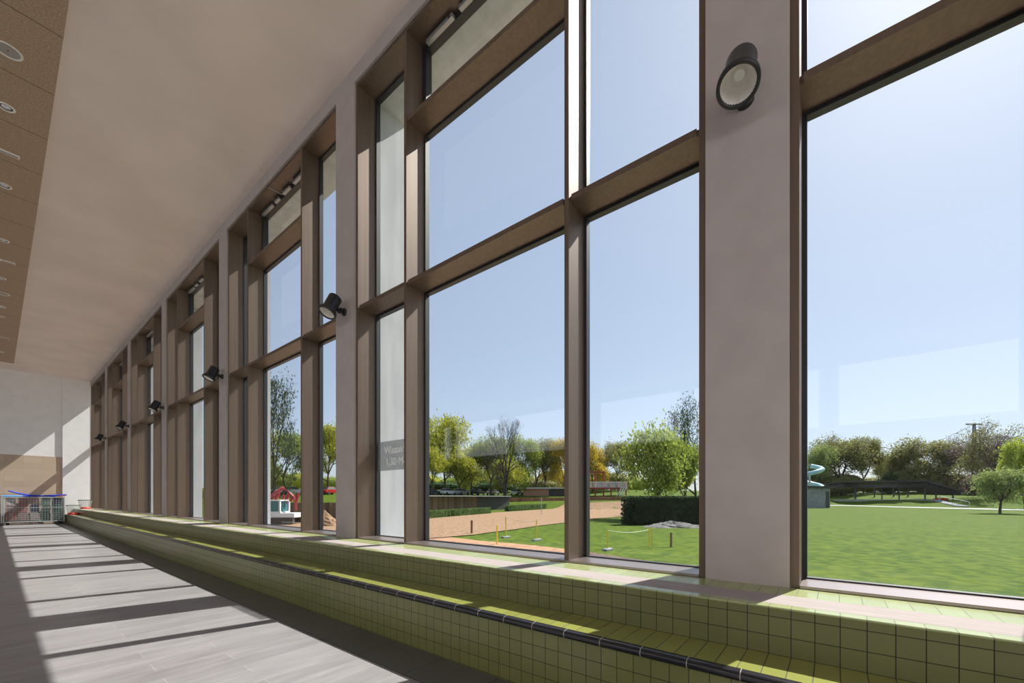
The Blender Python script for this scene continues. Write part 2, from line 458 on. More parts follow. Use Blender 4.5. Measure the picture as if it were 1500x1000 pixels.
# ------------------------------------------------------------------ cage trolleys and baskets at the far wall
WIRE = mat('galvanised wire', (.45,.47,.48,1), .4, .5)
DARKRUB = mat('dark rubber', (.02,.02,.02,1), .7)
REDP = mat('red plastic', srgb(215,60,45), .4)
def make_trolley(w, d, h):
    r = empty('wire_mesh_trolley')
    m = MB()
    for x in (0, w):
        for y in (0, d): m.tube([(x, y, .12), (x, y, h)], .022, 8)
    for z in (.14, h): m.tube([(0,0,z),(w,0,z)], .02, 6); m.tube([(0,d,z),(w,d,z)], .02, 6); m.tube([(0,0,z),(0,d,z)], .02, 6); m.tube([(w,0,z),(w,d,z)], .02, 6)
    m.tube([(0,0,h*.62),(w,0,h*.62)], .014, 6)
    m.build('frame', WIRE, r)
    for (a, b) in (((0,0),(w,0)), ((0,d),(w,d)), ((0,0),(0,d)), ((w,0),(w,d))):
        m = MB(); L = max(abs(b[0]-a[0]), abs(b[1]-a[1])); n = int(L/.09)
        for i in range(1, n):
            t = i/n; x = a[0]+(b[0]-a[0])*t; y = a[1]+(b[1]-a[1])*t; m.tube([(x,y,.14),(x,y,h)], .0045, 4, False)
        for j in range(1, int(h/.1)):
            z = .14+j*.1
            if z < h: m.tube([(a[0],a[1],z),(b[0],b[1],z)], .0045, 4, False)
        m.build('mesh_side', WIRE, r)
    m = MB(); m.box(.01, .01, .12, w-.01, d-.01, .145); m.build('deck', mat('green deck', (.02,.10,.08,1), .6), r)
    for x in (.12, w-.12):
        for y in (.08, d-.08):
            m = MB(); m.tube([(x, y-.015, .055), (x, y+.015, .055)], .055, 16)
            m.box(x-.02, y-.02, .06, x+.02, y+.02, .12); m.build('caster', DARKRUB, r)
    return r
t1 = make_trolley(1.9, .72, 1.3); t1.location = (.28, 30.15, 0)
tag(t1, 'wide galvanised wire mesh trolley of pool toys, blue noodles on top', 'trolley', 'mesh trolleys at the far wall')
t2 = make_trolley(1.35, .72, 1.38); t2.location = (-1.13, 30.12, 0)
tag(t2, 'galvanised wire mesh trolley cut by left edge, holding a silver bag', 'trolley', 'mesh trolleys at the far wall')
# contents
def ball(name, c, r, mt, lb, cat='ball', grp=None, sq=(1,1,1)):
    m = MB(); N = 16; K = 10; vs = [(0,0,r)]; fs = []
    for i in range(1, K):
        for k in range(N):
            a = PI*i/K; b = 2*PI*k/N; vs.append((r*math.sin(a)*math.cos(b)*sq[0], r*math.sin(a)*math.sin(b)*sq[1], r*math.cos(a)*sq[2]))
    vs[0] = (0,0,r*sq[2]); vs.append((0,0,-r*sq[2]))
    for k in range(N): fs.append((0, 1+k, 1+(k+1) % N)); fs.append((len(vs)-1, 1+(K-2)*N+(k+1) % N, 1+(K-2)*N+k))
    for i in range(K-2):
        for k in range(N): fs.append((1+i*N+k, 1+(i+1)*N+k, 1+(i+1)*N+(k+1) % N, 1+i*N+(k+1) % N))
    m.add(vs, fs, True); o = m.build(name, mt); o.location = c
    return tag(o, lb, cat, grp)
# bundle of foam boards, floats and rings in the wide trolley
cols = {'coral': srgb(150,100,92), 'pale green': srgb(105,130,118), 'white': srgb(165,160,155), 'navy': srgb(50,52,80), 'teal': srgb(45,85,78), 'orange': srgb(220,120,50), 'pink': srgb(150,125,122)}
cm = {k: mat(k + ' foam', v, .6) for k, v in cols.items()}
def board(x, y, z, rz, ry, c, lb):
    m = MB(); w, h, t = .15, .22, .02
    pts = [(-w,-h),(w,-h),(w,h*.6),(w*.6,h),(-w*.6,h),(-w,h*.6)]; n = 6
    m.add([(a,-t,b) for a,b in pts]+[(a,t,b) for a,b in pts], [tuple(range(n)), tuple(range(2*n-1,n-1,-1))]+[(i,n+i,n+(i+1)%n,(i+1)%n) for i in range(n)])
    o = bevel(m.build('kickboard', cm[c]), .01); o.location = (x,y,z); o.rotation_euler = (0, ry, rz)
    tag(o, lb, 'kickboard', 'kickboards in the wide mesh trolley')
rows = ['bottom', 'middle', 'top']
side = ['left end', 'left of centre', 'centre', 'right of centre', 'right end']
cc = [['coral','pink','white','teal','pale green'], ['pink','coral','navy','pale green','teal'], ['white','coral','pink','pale green','navy']]
for j in range(3):
    for i in range(5):
        c = cc[j][i]
        board(.28+.23+i*.36, 30.15+.16+.1*j, .38+.36*j, random.uniform(-.15,.15), random.uniform(-.2,.2), c,
              '%s foam kickboard at the %s, %s row in wide mesh trolley' % (c, side[i], rows[j]))
# pool noodles on top
BLUEP = mat('blue foam', srgb(35,60,190), .5); LBLUE = mat('light blue foam', srgb(90,160,220), .5); ORF = mat('orange foam', srgb(235,140,70), .5)
def noodle(pts, mt, lb, r=.035):
    m = MB(); P_ = []
    for i in range(len(pts)-1):
        for j in range(4): P_.append(Vector(pts[i]).lerp(Vector(pts[i+1]), j/4))
    P_.append(Vector(pts[-1])); m.tube(P_, r, 10); o = m.build('pool_noodle', mt); tag(o, lb, 'pool noodle', 'foam noodles on the wide mesh trolley')
noodle([(.42,30.3,1.62),(.7,30.32,1.5),(1.1,30.34,1.40),(1.9,30.36,1.345)], BLUEP, 'dark blue foam noodle rising at the left end above the trolley')
noodle([(.3,30.45,1.37),(1.2,30.45,1.36),(2.28,30.46,1.43)], BLUEP, 'dark blue foam noodle lying flat along the trolley, right tip lifted')
noodle([(.2,30.2,1.36),(.5,30.2,1.36),(.85,30.22,1.36)], LBLUE, 'light blue foam noodle at the front left of the trolley top')
noodle([(.9,30.6,1.36),(1.6,30.6,1.36),(2.25,30.62,1.38)], ORF, 'orange foam noodle at the back of the trolley top')
# silver bag and rings in the left trolley
BAG = mat('crumpled silver film', (.6,.6,.63,1), .3, .4)
m = MB(); N = 28; K = 14; vs = []; fs = []
for i in range(K+1):
    for k in range(N):
        a = PI*(.02+.96*i/K); b = 2*PI*k/N; q = 1 + .09*math.sin(5*b+i*1.3) + random.uniform(-.05,.05)
        vs.append((.52*math.sin(a)**.6*math.cos(b)*q, .29*math.sin(a)**.6*math.sin(b)*q, .36*math.cos(a)))
for i in range(K):
    for k in range(N): fs.append((i*N+k, (i+1)*N+k, (i+1)*N+(k+1) % N, i*N+(k+1) % N))
m.add(vs, fs, False); bg = m.build('plastic_bag', BAG); bg.location = (-.45, 30.48, 1.0)
tag(bg, 'crumpled silver plastic bag filling the upper half of the left trolley', 'bag')
def ring(c, R_, r_, mt, lb, rx=0):
    m = MB(); N = 28; n = 10; vs = []; fs = []
    for i in range(N):
        for k in range(n):
            a = 2*PI*i/N; b = 2*PI*k/n; vs.append(((R_+r_*math.cos(b))*math.cos(a), (R_+r_*math.cos(b))*math.sin(a), r_*math.sin(b)))
    for i in range(N):
        for k in range(n): fs.append((i*n+k, ((i+1)%N)*n+k, ((i+1)%N)*n+(k+1)%n, i*n+(k+1)%n))
    m.add(vs, fs, True); o = m.build('swim_ring', mt); o.location = c; o.rotation_euler = (rx,0,0)
    return tag(o, lb, 'swim ring', 'swim rings in the left mesh trolley')
ring((-.45,30.48,.58), .25, .04, cm['orange'], 'orange swim ring lying on top of the ring stack in the left trolley')
ring((-.45,30.48,.50), .25, .04, REDP, 'red swim ring, second from top of the ring stack in left trolley')
ring((-.45,30.48,.42), .26, .04, cm['navy'], 'navy swim ring in the middle of the ring stack in left trolley')
ring((-.45,30.48,.34), .26, .04, DARKRUB, 'black swim ring low in the ring stack in the left trolley')
ring((-.45,30.48,.26), .26, .04, cm['teal'], 'teal swim ring at the bottom of the ring stack in left trolley')
# wire baskets
BLKW = mat('black rim', (.02,.02,.02,1), .5)
def basket(loc, lb):
    r = empty('wire_basket', loc)
    m = MB(); N = 22
    for k in range(N):
        a = 2*PI*k/N; m.tube([(.18*math.cos(a), .18*math.sin(a), .03), (.25*math.cos(a), .25*math.sin(a), .44)], .006, 4)
    m.build('wire_side', WIRE, r)
    m = MB(); m.lathe([(.235,.43),(.262,.43),(.262,.46),(.235,.46),(.235,.43)], 28); m.build('rim', BLKW, r)
    m = MB(); m.lathe([(0,0),(.2,0),(.205,.08),(.19,.085),(.185,.02),(0,.02)], 28); m.build('base', REDP, r)
    tag(r, lb, 'basket', 'wire baskets on the bench end')
basket((2.88, 29.9, ZCAP+.001), 'wire basket with black rim and red base standing on the upper bench step')
basket((2.42-.0, 29.3, ZTR+.002), 'wire basket with black rim standing lower, on the lower bench step')
m = MB(); m.box(-.09,-.12,0,.09,.12,.07); o = bevel(m.build('plastic_tray', REDP), .012, 2); o.location = (2.42, 28.7, ZTR+.002)
tag(o, 'small red plastic tray on the lower bench step before the basket', 'tray')

# ================================================================== OUTSIDE
def cam2w(u, d):
    r = (u-750)/F*d; return (d*SN + r*CS, d*CS - r*SN)
DB = [(-2500,40),(200,48),(390,55),(560,60),(620,66),(735,80),(830,80),(920,75),(1020,90),(1100,118),(1190,126),(1250,118),(1320,103),(1500,88),(1900,80),(4000,70)]
def lerpT(T, x):
    if x <= T[0][0]: return T[0][1]
    for (a, b), (c, d) in zip(T, T[1:]):
        if x <= c: return b + (d-b)*(x-a)/(c-a)
    return T[-1][1]
def ss(a, b, x):
    t = max(0, min(1, (x-a)/(b-a))); return t*t*(3-2*t)
G0 = -1.0
def hgt(X, Y):
    d = X*SN + Y*CS; r = X*CS - Y*SN
    if d < 5: return G0
    u = 750 + F*r/d
    s = d - lerpT(DB, u)
    return G0 + 1.5*ss(0,7,s) + 1.3*ss(7,18,s) + 1.7*ss(18,45,s)
def at(u, v):   # ground point seen at pixel (u, v)
    lo = 6
    while lo < 400:
        X, Y = cam2w(u, lo); z = CZ - (v-YH)/F*lo
        if z <= hgt(X, Y): break
        lo += .25
    X, Y = cam2w(u, lo); return X, Y, hgt(X, Y), lo
def onground(u, d):
    X, Y = cam2w(u, d); return X, Y, hgt(X, Y)

GRASS = mat('lawn grass', (.1,.2,.02,1), .9, spec=.1)
noisy(GRASS, (.034,.072,.003,1), (.098,.138,.008,1), 2.6, 14, stretch=(1,1,1), lo=.35, hi=.65)
GRAVEL = mat('tan gravel', (.5,.34,.22,1), .95, spec=.1); noisy(GRAVEL, (.20,.125,.075,1), (.34,.225,.14,1), 4, 8, bump=.4, bdist=.05)
CLAY = mat('orange clay path', (.62,.36,.22,1), .9, spec=.1); noisy(CLAY, (.30,.17,.10,1), (.42,.25,.15,1), 3, 6)
PATHM = mat('pale concrete path', (.6,.58,.55,1), .8); noisy(PATHM, (.30,.29,.27,1), (.38,.37,.35,1), 2)
DIRT = mat('brown soil', (.25,.17,.12,1), .95, spec=.1); noisy(DIRT, (.09,.06,.045,1), (.2,.145,.11,1), 6, 8, bump=.5, bdist=.05)

def terrain():
    us = []; m = MB()
    angs = [math.radians(-58 + i*1.5) for i in range(0, 102)]
    ds = [1.5,4,8,13,18,24,30,36,42,47,51,55,58,61,64,66,68,70,72,74,76,78,80,82,84,86,88,90,93,96,99,102,106,110,115,120,126,134,145,160,190,240,320,450,700]
    # fan in plan about the hall, outside its wall only
    nA = 110; vs = []; ok = []
    for i in range(nA+1):
        a = -1.45 + (2.95)*i/nA        # heading from +X
        dx, dy = math.cos(a), -math.sin(a)
        for R in ds:
            X = XOUT - .6 + R*dx; Y = 8 + (R*1.0)*dy + (0)
            vs.append((X, Y, 0))
    # simple rectangular grid instead of the fan near the hall keeps the bank crisp
    xs = [4.1, 5, 8, 12, 17, 23] + [26+i*2.2 for i in range(62)] + [170, 190, 220, 270, 350, 500]
    ys = [-500,-350,-250,-180,-140,-110,-90] + [-76+i*2.2 for i in range(102)] + [155,170,190,220,270,350,500]
    V = [(x, y, hgt(x, y)) for x in xs for y in ys]; ny = len(ys)
    Fc = [(i*ny+j, (i+1)*ny+j, (i+1)*ny+j+1, i*ny+j+1) for i in range(len(xs)-1) for j in range(ny-1)]
    m.add(V, Fc, True)
    return m.build('lawn', GRASS)
tag(terrain(), 'broad sunlit green lawn rising to a bank beyond the windows', 'lawn', kind='stuff')

m = MB(); m.box(4.1, -30, G0-.2, 9.3, 45, G0+.04)  # unseen ground strip added to bounce warm light up to soffits and ceiling
tag(m.build('bounce_apron', mat('warm pale bounce surface', (.46,.37,.30,1), .9, spec=.1)), 'unseen pale strip right under the windows outside, added to bounce light', 'gravel', kind='stuff')
def patch(name, cols_, mt, lb, cat, lift=.03, n=24, kind='stuff'):
    """cols_: list of (u, v_near, v_far) rows of the ground outline, read as ground points"""
    m = MB(); rows_ = []
    pts = []
    for u, dn_, df_ in cols_:
        pts.append([u, dn_, df_])
    V = []; K = 30
    fine = []
    for i in range(len(pts)-1):
        for j in range(8):
            t = j/8; fine.append([pts[i][q]*(1-t)+pts[i+1][q]*t for q in range(3)])
    fine.append(pts[-1])
    for u, a, b in fine:
        for k in range(K+1):
            d = a + (b-a)*k/K; X, Y = cam2w(u, d); V.append((X, Y, hgt(X, Y)+lift))
    Fc = [(i*(K+1)+j, (i+1)*(K+1)+j, (i+1)*(K+1)+j+1, i*(K+1)+j+1) for i in range(len(fine)-1) for j in range(K)]
    m.add(V, Fc, True); o = m.build(name, mt)
    return tag(o, lb, cat, kind=kind)
gd = lambda v: F*(CZ-G0)/(v-YH)
patch('gravel_field', [(380,15,40),(560,18,44),(622,gd(790),45),(694,gd(784),56),(754,gd(776),66),(827,gd(766),84),(864,gd(760.5),83),(919,gd(756.5),81.5)], GRAVEL, 'tan gravel slope between the low hedges and the grass', 'gravel', .05)
patch('clay_path', [(380,23,34),(560,14.5,20),(660,gd(806),gd(788)),(700,gd(811),gd(793)),(760,gd(816),gd(798)),(830,gd(822),gd(806)),(860,gd(826),gd(816))], CLAY, 'orange clay path running just outside below the window sills', 'path', .06)
patch('soil_strip', [(845,gd(822),gd(806)),(880,gd(826),gd(812)),(930,gd(832),gd(820)),(1000,gd(840),gd(830))], DIRT, 'strip of brown soil at the lawn edge outside the middle window', 'soil', .04)
patch('paved_path', [(1190,gd(740.3),gd(739.4)),(1240,gd(741),gd(740)),(1320,gd(743.4),gd(742.2)),(1400,gd(745.4),gd(744)),(1500,gd(747.8),gd(746.2)),(1700,gd(751),gd(749))], PATHM, 'thin pale paved path crossing the far side of the lawn', 'path', .06)

# ---- trees
def bark(name, c): m = mat(name, c, .9, spec=.1); noisy(m, tuple(x*.7 for x in c[:3])+(1,), tuple(min(1,x*1.25) for x in c[:3])+(1,), 4, 5); return m
BARK = bark('grey brown bark', (.085,.065,.05,1)); BARKP = bark('purple brown twigs', (.13,.09,.085,1)); BARKD = bark('dark bark', (.05,.045,.045,1))
def leafm(name, c):
    m = mat(name, c, .7, spec=.2)
    oi = nn(m, 'ShaderNodeObjectInfo')
    n = nn(m, 'ShaderNodeTexNoise'); n.inputs['Scale'].default_value = 1.3; lk(m, coords(m), n.inputs['Vector'])
    hs = nn(m, 'ShaderNodeHueSaturation'); hs.inputs['Color'].default_value = c
    mr = nn(m, 'ShaderNodeMapRange'); mr.inputs[1].default_value = .3; mr.inputs[2].default_value = .7; mr.inputs[3].default_value = .72; mr.inputs[4].default_value = 1.3
    lk(m, n.outputs['Fac'], mr.inputs[0]); lk(m, mr.outputs[0], hs.inputs['Value']); lk(m, hs.outputs[0], BS(m).inputs['Base Color'])
    # leaves let some light through
    nt = m.node_tree; tl = nt.nodes.new('ShaderNodeBsdfTranslucent'); mx = nt.nodes.new('ShaderNodeMixShader'); mx.inputs[0].default_value = .45
    lk(m, hs.outputs[0], tl.inputs[0]); out = [x for x in nt.nodes if x.type == 'OUTPUT_MATERIAL'][0]
    lk(m, BS(m).outputs[0], mx.inputs[1]); lk(m, tl.outputs[0], mx.inputs[2]); lk(m, mx.outputs[0], out.inputs[0])
    return m
LF = {'yg': leafm('yellow green leaves', (.40,.41,.05,1)), 'g': leafm('fresh green leaves', (.27,.33,.055,1)), 'ol': leafm('olive leaves', (.25,.25,.085,1)),
      'y': leafm('golden leaves', (.50,.38,.035,1)), 'dk': leafm('dark green leaves', (.05,.09,.03,1)), 'br': leafm('bright green leaves', (.38,.45,.06,1)), 'pu': leafm('mauve brown buds', (.19,.145,.13,1)),
      'pg': leafm('pale young leaves', (.28,.34,.11,1))}
def grow(seed, H=10, levels=5, spread=.55, trunk=.28, leafn=9, leafr=.09, csize=.75, narrow=1.0, kids=(3,4), rmin=0):
    """tree of height H; returns (wood MB, leaf MB)"""
    rnd = random.Random(seed); W = MB(); L = MB(); tips = []
    def seg(p, d, ln, r, lv):
        n = 3; pts = [p]; q = p.copy(); dd = d.copy()
        for i in range(n):
            dd = (dd + Vector((rnd.uniform(-1,1), rnd.uniform(-1,1), rnd.uniform(-.3,.7)))*.13).normalized(); q = q + dd*ln/n; pts.append(q.copy())
        r = max(r, rmin); W.tube(pts, [r, r*.88, r*.76, r*.62], 6 if lv < 2 else 4 if lv < 4 else 3, False)
        if lv >= levels-1:
            tips.append((pts[-1], dd)); 
            if lv >= levels: return
        if lv >= 2: tips.append((pts[2], dd))
        if lv == levels: return
        k = rnd.randint(*kids)
        base = rnd.uniform(0, 2*PI)
        for i in range(k):
            a = base + 2*PI*i/k + rnd.uniform(-.4,.4); u_ = dd.orthogonal().normalized(); w_ = dd.cross(u_)
            sp_ = spread*rnd.uniform(.6,1.25)*(1 if lv else 1.15)
            nd = (dd*math.cos(sp_) + (u_*math.cos(a)+w_*math.sin(a))*math.sin(sp_)); nd.z += .12; nd.normalize()
            seg(pts[-1] if i < k-1 or lv == 0 else pts[-1], nd, ln*rnd.uniform(.66,.86), r*.56, lv+1)
        if lv >= 0 and rnd.random() < .8:
            a = rnd.uniform(0,2*PI); u_ = dd.orthogonal().normalized(); w_ = dd.cross(u_)
            nd = (dd*.5 + (u_*math.cos(a)+w_*math.sin(a))*.8).normalized(); seg(pts[2], nd, ln*.6, r*.42, lv+1 if lv+1 <= levels else levels)
    seg(Vector((0,0,-.3)), Vector((0,0,1)), H*trunk, H*.022, 0)
    for p, d in tips:
        for i in range(leafn):
            c = p + Vector((rnd.gauss(0,1), rnd.gauss(0,1), rnd.gauss(0,.8)))*csize*.5
            s = leafr*rnd.uniform(.7,1.4); a = Vector((rnd.gauss(0,1), rnd.gauss(0,1), rnd.gauss(0,1))).normalized(); b = a.orthogonal().normalized(); c2 = a.cross(b)
            L.add([c-b*s, c+c2*s*.6, c+b*s, c-c2*s*.6], [(0,1,2,3)])
    mx = max(v[2] for v in W.v); k = H/mx
    W.v = [(x*k*narrow, y*k*narrow, z*k) for x,y,z in W.v]; L.v = [(x*k*narrow, y*k*narrow, z*k) for x,y,z in L.v]
    wid = max(max(abs(v[0]) for v in W.v), max(abs(v[1]) for v in W.v))
    return W, L, wid
def proto_tree(name, seed, wood, leaf, **kw):
    W, L, wid = grow(seed, **kw)
    r = empty(name); W.build('trunk', wood, r)
    if L.v: L.build('foliage', leaf, r)
    r['_w'] = wid
    return r
PT = {'A': dict(seed=3, levels=5, spread=.55, leafn=6, leafr=.13, csize=.62), 'B': dict(seed=11, levels=5, spread=.62, leafn=6, leafr=.13, csize=.62),
      'C': dict(seed=23, levels=5, spread=.5, leafn=6, leafr=.13, csize=.7), 'N': dict(seed=8, levels=6, spread=.45, leafn=0, rmin=.012, kids=(2,3), trunk=.2), 'M': dict(seed=31, levels=6, spread=.55, rmin=.014, leafn=2, leafr=.1, csize=.6, kids=(2,3)),
      'Y': dict(seed=41, levels=4, spread=.6, trunk=.22, leafn=14, leafr=.14, csize=1.1), 'K': dict(seed=17, levels=6, spread=.4, leafn=1, leafr=.12, csize=.5, kids=(2,3))}
store = {}
def tree(kind, leaf, u, d, vtop, wpx, label, cat='tree', vbase=None, wood=None, name='leafy_tree', group='trees in the park'):
    if vbase: X, Y, z, d = at(u, vbase)
    else: X, Y, z = onground(u, d)
    H = (YH - vtop)*d/F + CZ - z
    if kind not in store:
        store[kind] = proto_tree(name, wood=BARK, leaf=LF['g'], name_=None, **PT[kind]) if False else None
        kw = dict(PT[kind]); W, L, wid = grow(**kw)
        mw = D.meshes.new('trunk'); mw.from_pydata(W.v, [], W.f); mw.polygons.foreach_set('use_smooth', W.sm); mw.materials.append(BARK)
        ml = None
        if L.v:
            ml = D.meshes.new('foliage'); ml.from_pydata(L.v, [], L.f); ml.materials.append(LF['g'])
        store[kind] = (mw, ml, wid)
    mw, ml, wid = store[kind]
    r = empty(name, (X, Y, z), random.uniform(0, 6.28))
    sz = H/10; w_target = wpx*d/F/2; sx = w_target/(wid*.9)
    r.scale = (sx, sx, sz)
    for nm, me, mt in (('trunk', mw, wood or BARK), ('foliage', ml, LF[leaf] if leaf else None)):
        if me is None: continue
        o = D.objects.new(nm, me); C.objects.link(o); o.parent = r
        o.material_slots[0].link = 'OBJECT'; o.material_slots[0].material = mt
    tag(r, label, cat, group)
    return r
# far left bays
tree('B','g',416,72,628,95,'full green tree above the red digger, seen between bronze mullions')
tree('K','dk',400,64,535,62,'tall dark sparse tree rising above the green tree behind the digger', wood=BARKD, name='bare_tree', group='bare trees')
tree('A','yg',480,76,620,80,'yellow green tree seen through the narrow pane left of the second pier')
tree('C','g',360,80,640,80,'green tree farthest left beyond the windows, mostly behind the mullions')
# middle pane
tree('A','yg',652,92,607,92,'tallest yellow green tree, leftmost in the big middle window pane')
tree('C','yg',632,84,655,60,'yellow green tree low at the left edge of the middle pane')
tree('B','yg',690,98,652,70,'rounded yellow green tree right of the tallest one')
tree('C','yg',672,90,668,60,'small yellow green tree between two rounded ones above the timber shed')
tree('C','g',718,95,638,66,'fresh green tree just left of the bare tree')
tree('N',None,741,84,610,66,'tall leafless tree standing above the green row', wood=BARKD, name='bare_tree', group='bare trees')
tree('A','yg',738,90,672,60,'low yellow green tree in front of the bare tree')
tree('B','g',770,98,637,58,'loose green tree just right of the bare tree')
tree('C','ol',797,104,642,56,'olive leaved tree above the brick hut')
tree('A','y',826,100,640,50,'golden yellow tree at the right edge of the middle pane')
tree('N',None,786,108,652,50,'leafless tree half hidden between the green and olive trees', wood=BARKP, name='bare_tree', group='bare trees')
# pane left of the near pier
tree('B','y',868,112,650,60,'orange yellow tree above the red steel balcony')
tree('A','ol',905,118,645,62,'olive green tree right of the orange yellow tree')
tree('Y','g',965,44,632,88,'bushy fresh green tree standing behind the tall dark hedge')
tree('C','g',1005,50,650,70,'green tree behind the hedge, cut by the broad pier')
tree('M','dk',1020,56,578,88,'large bare branched tree beside the broad pier', wood=BARKD, name='bare_tree', group='bare trees')
tree('C','g',1080,80,640,90,'green tree hidden behind the broad pier')
# right pane
tree('M','ol',1236,142,632,95,'wide olive tree left of the open pavilion', wood=BARK)
tree('B','ol',1232,146,640,88,'dense olive crowned tree left of the open pavilion')
tree('C','ol',1264,148,640,50,'olive tree just right of the wide one, before the gap')
tree('B','pg',1200,140,650,50,'pale green tree at the left edge of the right pane')
tree('C','ol',1300,165,668,44,'small distant tree in the gap left of the power pole')
tree('B','ol',1362,135,641,92,'rounded olive tree behind the pavilion')
tree('A','ol',1325,141,657,55,'lower olive tree left of the rounded one behind the pavilion')
tree('M','pu',1408,130,635,70,'mauve brown budding tree right of the rounded olive tree', wood=BARKP)
tree('K','pu',1456,108,628,70,'tall budding tree with dark branches, near the right edge', wood=BARKP)
tree('M','ol',1468,104,611,96,'tallest spreading tree at the right edge of the photo', wood=BARKP)
tree('C','br',1502,84,640,60,'bright yellow green tree cut by the right edge')
tree('Y','pg',1465,0,690,54,'small pale green tree standing alone on the lawn', vbase=752)
tree('A','pu',1430,125,650,90,'low mauve brown tree filling the gap behind the others', wood=BARKP)
for i, (u, w) in enumerate([(1560,90),(1640,100)]): tree('BA'[i],'ol',u,100,625,w,['olive tree just beyond the right edge','second olive tree beyond the right edge'][i])

# ---- bushes / hedges made of leaf cards
def leafy_volume(name, cells, mt, n, s, label, cat, group=None, core=None):
    """cells: boxes or ellipsoids (cx,cy,cz,rx,ry,rz,rot)"""
    m = MB(); rnd = random.Random(len(cells)*7+n)
    for (cx,cy_,cz_,rx,ry,rz,rot,kind) in cells:
        ca, sa = math.cos(rot), math.sin(rot)
        for i in range(n):
            if kind == 'e':
                v = Vector((rnd.gauss(0,1), rnd.gauss(0,1), rnd.gauss(0,1))).normalized()*rnd.uniform(.75,1.04)
            else:
                v = Vector((rnd.uniform(-1,1), rnd.uniform(-1,1), rnd.uniform(-1,1))); ax = rnd.choice((0,0,1,1,2)); v[ax] = (1 if rnd.random() < .5 else -1)*rnd.uniform(.9,1.04)
                if ax == 2: v[2] = abs(v[2])
            x, y, z = v.x*rx, v.y*ry, v.z*rz
            c = Vector((cx+x*ca-y*sa, cy_+x*sa+y*ca, cz_+z)); q = s*rnd.uniform(.6,1.4)
            a = Vector((rnd.gauss(0,1), rnd.gauss(0,1), rnd.gauss(0,1))).normalized(); b = a.orthogonal().normalized(); c2 = a.cross(b)
            m.add([c-b*q, c+c2*q*.7, c+b*q, c-c2*q*.7], [(0,1,2,3)])
        if kind == 'b':
            k = .93; P8 = [(cx+(sx*rx*k)*ca-(sy*ry*k)*sa, cy_+(sx*rx*k)*sa+(sy*ry*k)*ca, cz_+sz_*rz*k) for sz_ in (-1,1) for sx,sy in ((-1,-1),(1,-1),(1,1),(-1,1))]
            m.add(P8, [(0,3,2,1),(4,5,6,7),(0,1,5,4),(1,2,6,5),(2,3,7,6),(3,0,4,7)])
        else:
            k = .8; vs = []; N = 10; K = 6
            for i in range(K+1):
                for j in range(N):
                    a = PI*i/K; b_ = 2*PI*j/N; vs.append((cx+(rx*k*math.sin(a)*math.cos(b_))*ca-(ry*k*math.sin(a)*math.sin(b_))*sa, cy_+(rx*k*math.sin(a)*math.cos(b_))*sa+(ry*k*math.sin(a)*math.sin(b_))*ca, cz_+rz*k*math.cos(a)))
            m.add(vs, [(i*N+j, (i+1)*N+j, (i+1)*N+(j+1)%N, i*N+(j+1)%N) for i in range(K) for j in range(N)], True)
    o = m.build(name, mt); return tag(o, label, cat, group)
def hedge(ua, va, ub, vb, h, w, mt, n, s, label):
    X0, Y0, z0, _ = at(ua, va); X1, Y1, z1, _ = at(ub, vb)
    L = math.hypot(X1-X0, Y1-Y0); rot = math.atan2(Y1-Y0, X1-X0)
    zc = min(z0, z1)
    leafy_volume('clipped_hedge', [((X0+X1)/2, (Y0+Y1)/2, zc+h/2, L/2, w/2, h/2, rot, 'b')], mt, n, s, label, 'hedge', 'hedges outside')
HEDG = leafm('hedge leaves', (.10,.16,.045,1)); HEDD = leafm('dark yew leaves', (.035,.055,.022,1))
hedge(560,765,655,757,.85,.9,HEDG,2600,.08,'low clipped hedge at the left before the timber shed')
hedge(659,756.5,715,752,.85,.9,HEDG,2600,.08,'low clipped hedge in front of the dark end of the shed')
hedge(743,748.5,797,744,.95,1.0,HEDG,2200,.1,'low clipped hedge farther right, before the brown fence')
hedge(918,768,1090,766,2.35,1.6,HEDD,9000,.09,'tall dark hedge in front of the bushy green tree')
# dark understorey in the park
def bush(u, d, vtop, wpx, leaf, label):
    X, Y, z = onground(u, d); H = (YH-vtop)*d/F + CZ - z; w = wpx*d/F/2
    leafy_volume('shrub', [(X, Y, z+H*.45, w, w*.6, H*.55, -TH, 'e')], LF[leaf], 900, .22, label, 'shrub', 'shrubs under the park trees')
bush(1303,136,690,34,'dk','dark evergreen shrub in the gap left behind the pavilion')
bush(1345,139,694,50,'ol','olive shrub behind the middle of the pavilion')
bush(1395,134,690,60,'pu','mauve brown shrub behind the right end of the pavilion')
bush(1440,116,692,56,'pu','mauve brown shrub behind the lone lawn tree, left side')
bush(1485,112,692,56,'dk','dark shrub behind the lone lawn tree, right side')
bush(1215,146,700,60,'ol','olive shrub behind the grey kiosk')
bush(1270,150,700,50,'ol','olive shrub below the gap between the olive trees')
bush(900,122,690,60,'ol','olive shrub behind the red steel balcony')
bush(850,120,690,60,'y','golden shrub beside the red steel balcony')
bush(790,112,700,70,'ol','olive shrub behind the brick hut')
bush(640,112,705,90,'dk','dark shrub below the tallest yellow green tree')
bush(720,112,705,90,'dk','dark shrub below the tall leafless tree')

